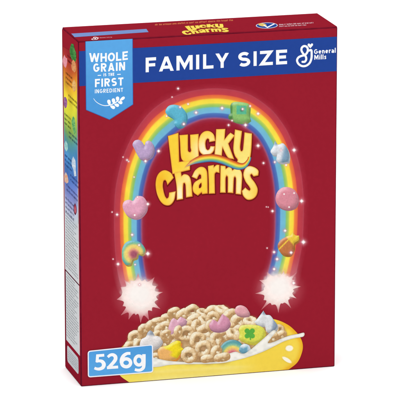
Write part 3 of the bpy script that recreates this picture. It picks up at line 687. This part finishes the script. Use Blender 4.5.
# ---- weight label
zz += 2
def rrect(c, r):
    o = []; n = len(c)
    for i in range(n):
        p = np.array(c[i], float); a = np.array(c[i-1], float)-p; b_ = np.array(c[(i+1) % n], float)-p
        a = a/np.linalg.norm(a)*r; b_ = b_/np.linalg.norm(b_)*r
        for t in np.linspace(0,1,6): o.append(tuple(p+a*(1-t)**2+b_*t*t))
    return o
lc = [(87.4,350.6),(152.8,343.9),(153.1,372.2),(87.6,377.3)]
wl = fill('weight_label', ccw(rrect(lc, 3)), (240,242,250), zz, box, label='light blue weight label in the bottom left corner')
fill('label_face', ccw(grow(rrect(lc, 3), -1.15)), lambda P: mix((84,160,224),(92,170,232), sm(345,375,P[:,1])), zz+1, wl, 3)
def pen(pts, ws, n=6, rnd=False):
    q = cat(pts, n=n); ww = np.interp(np.linspace(0, len(pts)-1, len(q)), range(len(pts)), ws)
    return [ccw(k_) for k_ in stroke(q, list(ww*1.1), rnd)]
P = pen([(96.1,355.5),(104.0,354.9)], [2.5,2.5], 1) + pen([(97.5,354.3),(96.7,362)], [2.8,2.6], 1)
P += pen([(96.0,361.3),(98.8,360.6),(101.8,361.2),(103.6,363.9),(102.7,367.0),(99.6,368.6),(96.6,368.6),(94.2,367.7)], [2.2,2.5,3.1,3.6,3.3,2.8,2.5,2.4])
P += pen([(107.5,356.8),(109.9,354.9),(112.7,354.5),(115.0,356.2),(115.2,358.9),(113.4,361.9),(110.6,365.0),(108.4,367.2)], [2.4,2.6,2.9,3.4,3.4,3.1,3.0,2.8]) + pen([(106.7,367.5),(117.9,366.7)], [2.6,2.6], 1)
P += pen([(130.2,353.1),(126.6,353.3),(123.2,355.6),(121.4,359.2),(121.3,362.6)], [2.5,2.7,3.1,3.3,3.3]) + [ccw(q) for q in stroke([(125.9+4.45*math.cos(k_), 362.5+3.95*math.sin(k_)) for k_ in np.linspace(0, 2*math.pi, 29)[:-1]]+[(125.9+4.45, 362.5)], 3.35)]
P += [ccw(q) for q in stroke([(138.7+3.95*math.cos(k_), 360.2+4.5*math.sin(k_)) for k_ in np.linspace(0, 2*math.pi, 29)[:-1]]+[(138.7+3.95, 360.2)], 3.25)]
P += pen([(143.7,353.9),(143.7,359),(143.6,364.5),(142.9,367.6),(140.4,369.6),(137.4,369.9),(134.6,369.2)], [3.1,3.1,3.1,3.0,2.7,2.6,2.5])
fill('weight_lettering', P, (252,253,255), zz+3, wl)

# ================================================================== TOP
def tline(x): return 26.5+(337.5-x)*.0547
bar = fill('top_stripe', [(71.2,33.7),(146.4,29.0),(148.6,32.2),(73.6,37.3)], (122,148,204), 1, box, 3, top, label='pale blue stripe on the top flap')
em2 = [shift([((x-296.5)*.42+91.6, (y-43.5)*.14+36.9-.05*(x-296.5)*.42) for x, y in q], 0, 0) for q in [list(s) for s in stroke(em, 2.6)]]
mk2 = fill('company_emblem', [ccw(q) for q in em2], (244,226,232), 1, box, None, top)
P = text('General', 99.6, 105.6, 38.2, 37.9, .75, .24) + text('Mills', 106.6, 112, 37.9, 37.6, .75, .24)
fill('emblem_lettering', P, (236,190,200), 1, mk2, None, top)
tl = [[(181+(x-155.7)*.4557 + (y-166)*.06, 24.6+(y-129)*.122-(x-155.7)*.4557*.055+1.3) for x, y in p] for p in LP]
tw = fill('brand_lettering', [ccw(grow(p, .32)) for p in tl], (150,80,30), 1, box, None, top, label='small yellow two-word name on the top flap')
for p in tl: fill('letter', ccw(p), (248,222,96), 2, tw, None, top)
def marks(x0, x1, yf, h, n, seed, wmin=.25, slope=0):
    rnd = random.Random(seed); P = []; x = x0
    while x < x1:
        L = rnd.randint(2, 8)
        for _ in range(L):
            if x > x1: break
            w_ = rnd.uniform(.7,1.1)*h*.62; y = yf(x); hh = h*rnd.choice((.72,.72,1.0))
            k = rnd.random(); t = w_*.3
            P.append(ccw([(x,y),(x+t,y),(x+t,y-hh),(x,y-hh)]))
            if k < .6: P.append(ccw([(x,y-h*.72),(x+w_*.8,y-h*.72),(x+w_*.8,y-h*.55),(x,y-h*.55)]))
            if k > .3: P.append(ccw([(x+w_*.55,y),(x+w_*.8,y),(x+w_*.8,y-h*.72),(x+w_*.55,y-h*.72)]))
            if k > .7: P.append(ccw([(x,y-h*.14),(x+w_*.8,y-h*.14),(x+w_*.8,y),(x,y)]))
            x += w_
        x += h*.5
    return P
fill('top_small_print', marks(155, 234, lambda x: 25.6-(x-155)*.059, 1.8, 0, 3), (226,128,84), 1, box, None, top)
oval = fill('oval_logo', ell(266.8,25.6,11,3.0,-1), (206,212,230), 1, box, None, top, label='blue oval mark on the top flap')
fill('oval_face', ell(266.8,25.6,10.1,2.5,-1), (36,70,150), 2, oval, None, top)
fill('oval_sun', ell(262.4,24.9,4.2,1.5,8), (226,196,110), 3, oval, None, top)
fill('oval_tick', [ccw(q) for q in stroke([(263.6,25.2),(267.4,27.4),(274.6,23.8)], 1.1)], (245,247,252), 4, oval, None, top)
fill('oval_lettering', marks(279, 313, lambda x: 25.3-(x-279)*.055, 1.4, 0, 5)+marks(279, 306, lambda x: 27.0-(x-279)*.055, 1.1, 0, 6), (238,200,208), 2, oval, None, top)

# ================================================================== SIDE
def hpx(y, x=78):                                  # height on the carton of design row y measured at the front edge
    q = front([(x, y)], 0)[0]; return float(q[2])
D_ = BD
def sidecol(P):
    s, t = P[:,0]/D_, P[:,1]
    # rows given at the front edge (x = 78)
    rows = [(47,(140,30,44)),(62,(168,52,52)),(72,(196,86,50)),(82,(222,132,50)),(92,(228,176,52)),(104,(224,206,58)),(118,(206,206,64)),(128,(172,192,78)),(138,(132,178,100)),(146,(96,164,160)),(156,(84,150,192)),(168,(76,132,196)),(180,(78,118,190)),(192,(104,126,196)),(204,(140,148,206)),(214,(176,182,212)),(226,(200,206,214)),(240,(206,210,212)),(392,(206,208,210))]
    hh = np.array([hpx(r[0]) for r in rows][::-1])
    c = np.stack([np.interp(t+.006*np.sin(s*4), hh, [r[1][k] for r in rows][::-1]) for k in range(3)], 1)
    c = c*(1+.22*(vn(s*4, t*90, 41)-.5)*sm(.13,.17,t))[:,None]
    return np.clip(c,0,250)
sx0, sx1 = .0035, D_-.0030
SB = .0
side_art = fill('side_panel_print', ccw([(sx0,hpx(385)),(sx1,hpx(385)),(sx1,hpx(60)),(D_*.62,hpx(57)),(sx0,hpx(60))]), sidecol, 1, box, .004, side_st, label='tall side panel shading from orange through green and blue to a pale grey text area')
# pale border strip by the front edge and red frame lines
fill('side_border', ccw([(D_-.0058,hpx(355)),(D_-.0030,hpx(355)),(D_-.0030,hpx(225)),(D_-.0058,hpx(225))]), (232,206,208), 2, side_art, None, side_st)
hl = hpx(287); hb = hpx(350)
fill('side_frame', [ccw([(sx0,hl),(sx1,hl),(sx1,hl+.0012),(sx0,hl+.0012)]), ccw([(sx0,.006),(sx0+.0022,.006),(sx0+.0022,hl),(sx0,hl)])], (78,26,40), 3, side_art, None, side_st)
fill('side_frame', [ccw([(0.0012,.0012),(D_-.0012,.0012),(D_-.0012,hpx(357)),(.0012,hpx(357))])], (140,26,44), 2, side_art, None, side_st)
ib = [(.009,.0085),(D_-.0085,.0085),(D_-.0085,hpx(361)),(.009,hpx(361))]
fill('side_table', ccw(rrect(ib, .004)), (196,200,204), 3, side_art, .003, side_st)
P = []
h = .0115
while h < hpx(364): P += [p for p in marks(.0115, D_-.011, lambda x, h=h: -h, .0011, 0, int(h*1e5))]; h += .0021
P = [ccw([(x, -y) for x, y in p]) for p in P]
fill('side_small_print', P, (146,150,156), 5, side_art, None, side_st)
P = []; h = hpx(352); 
while h < hpx(226):
    if not (hl-.002 < h < hl+.003): P += [ccw([(x, -y) for x, y in p]) for p in marks(.0075, D_-.0075-random.choice((0,0,.006,.014)), lambda x, h=h: -h, .00135, 0, int(h*1e5))]
    h += .0026
fill('side_small_print', P, (136,142,146), 4, side_art, None, side_st)
def sfill(name, poly, c, z, res=.8, **k):           # shape traced in design units on the side wall
    return fill(name, ccw(cat(poly, True, 5, 60)), c, z, side_art, res, side, **k)
def speck(a, b_, s=5): return lambda P: mix(a, b_, vn(P[:,0]*.9, P[:,1]*.9, s))
SM = 'side_marshmallow'
sfill(SM, [(70.2,48),(71.6,43.6),(73.6,44),(74.8,49),(76.4,54),(76,61),(73.6,62.4),(71,57),(70,52)], speck((40,104,48),(96,158,84)), 3)
sfill(SM, [(63.2,58.6),(64.6,54.6),(66,57.6),(67.2,58.4),(67.4,63),(66,68),(64.2,66),(63,62)], speck((214,126,140),(236,170,176)), 3)
sfill(SM, [(71.6,63),(73.6,59.6),(75.8,63.6),(76.2,70),(74.6,72.6),(72,69)], speck((196,120,80),(228,168,110)), 4)
sfill(SM, [(72.6,82.4),(74.4,79.4),(76.4,84),(76.4,89),(74.2,92),(72.4,87)], speck((206,150,80),(236,190,120)), 3)
sfill(SM, [(63.8,103),(64.4,97),(66,97.4),(67.4,101),(67,106.6),(65.2,108.4)], speck((120,70,130),(176,120,160)), 3)
sfill(SM, [(71.8,121),(73.4,116),(75,119),(75.6,126),(76,132),(74.6,134.4),(72.8,128.6)], speck((70,150,90),(150,200,120)), 3)
sfill(SM, [(64.6,144),(66,140.6),(67.6,144),(68,149),(66.4,151.6),(64.8,148)], speck((130,190,190),(190,220,210)), 3)
sfill(SM, [(71.8,161),(73.4,156.4),(75.6,161),(76,170),(76.6,176),(74.4,176.4),(73.6,170),(72.2,166)], speck((170,190,214),(226,230,234)), 3)
sfill(SM, [(64.4,176),(66,172),(67.8,176),(68.6,182),(66.8,183.4),(64.8,181)], speck((204,196,190),(226,150,110)), 3)
sfill('side_oval', [(73.9,207),(75.2,202.8),(76.6,207),(76.8,212),(75.6,215.4),(74.2,212.4)], (92,22,44), 3)
sfill('side_oval', [(74.4,207.4),(75.3,204.6),(76.2,207.6),(76.3,211.6),(75.5,213.6),(74.6,211.6)], speck((176,64,88),(204,120,130)), 4)
def sblock(y, s0, s1, n, c, seed, hgt=.0024, z=5):     # short lines of dark wording; y = row at the front edge
    P = []; h = hpx(y)
    for k in range(n):
        P += [ccw([(a, -b_) for a, b_ in p]) for p in marks(s0*D_, s1*D_, lambda x, h=h: -h, hgt, 0, seed+k)]; h -= hgt*1.75
    fill('side_lettering', P, c, z, side_art, None, side_st)
sblock(66, .34, .62, 2, (60,20,16), 1)
sblock(85, .22, .62, 3, (88,50,20), 2)
sblock(105.5, .38, .92, 2, (80,70,24), 3)
sblock(128, .12, .50, 3, (44,76,40), 4)
sblock(142.5, .38, .92, 2, (30,66,90), 5)
sblock(170, .12, .55, 3, (30,50,110), 6)
sblock(185, .45, .94, 2, (40,50,110), 7)
sblock(199, .2, .9, 2, (54,56,110), 8)
sblock(213, .12, .66, 4, (60,64,104), 9)
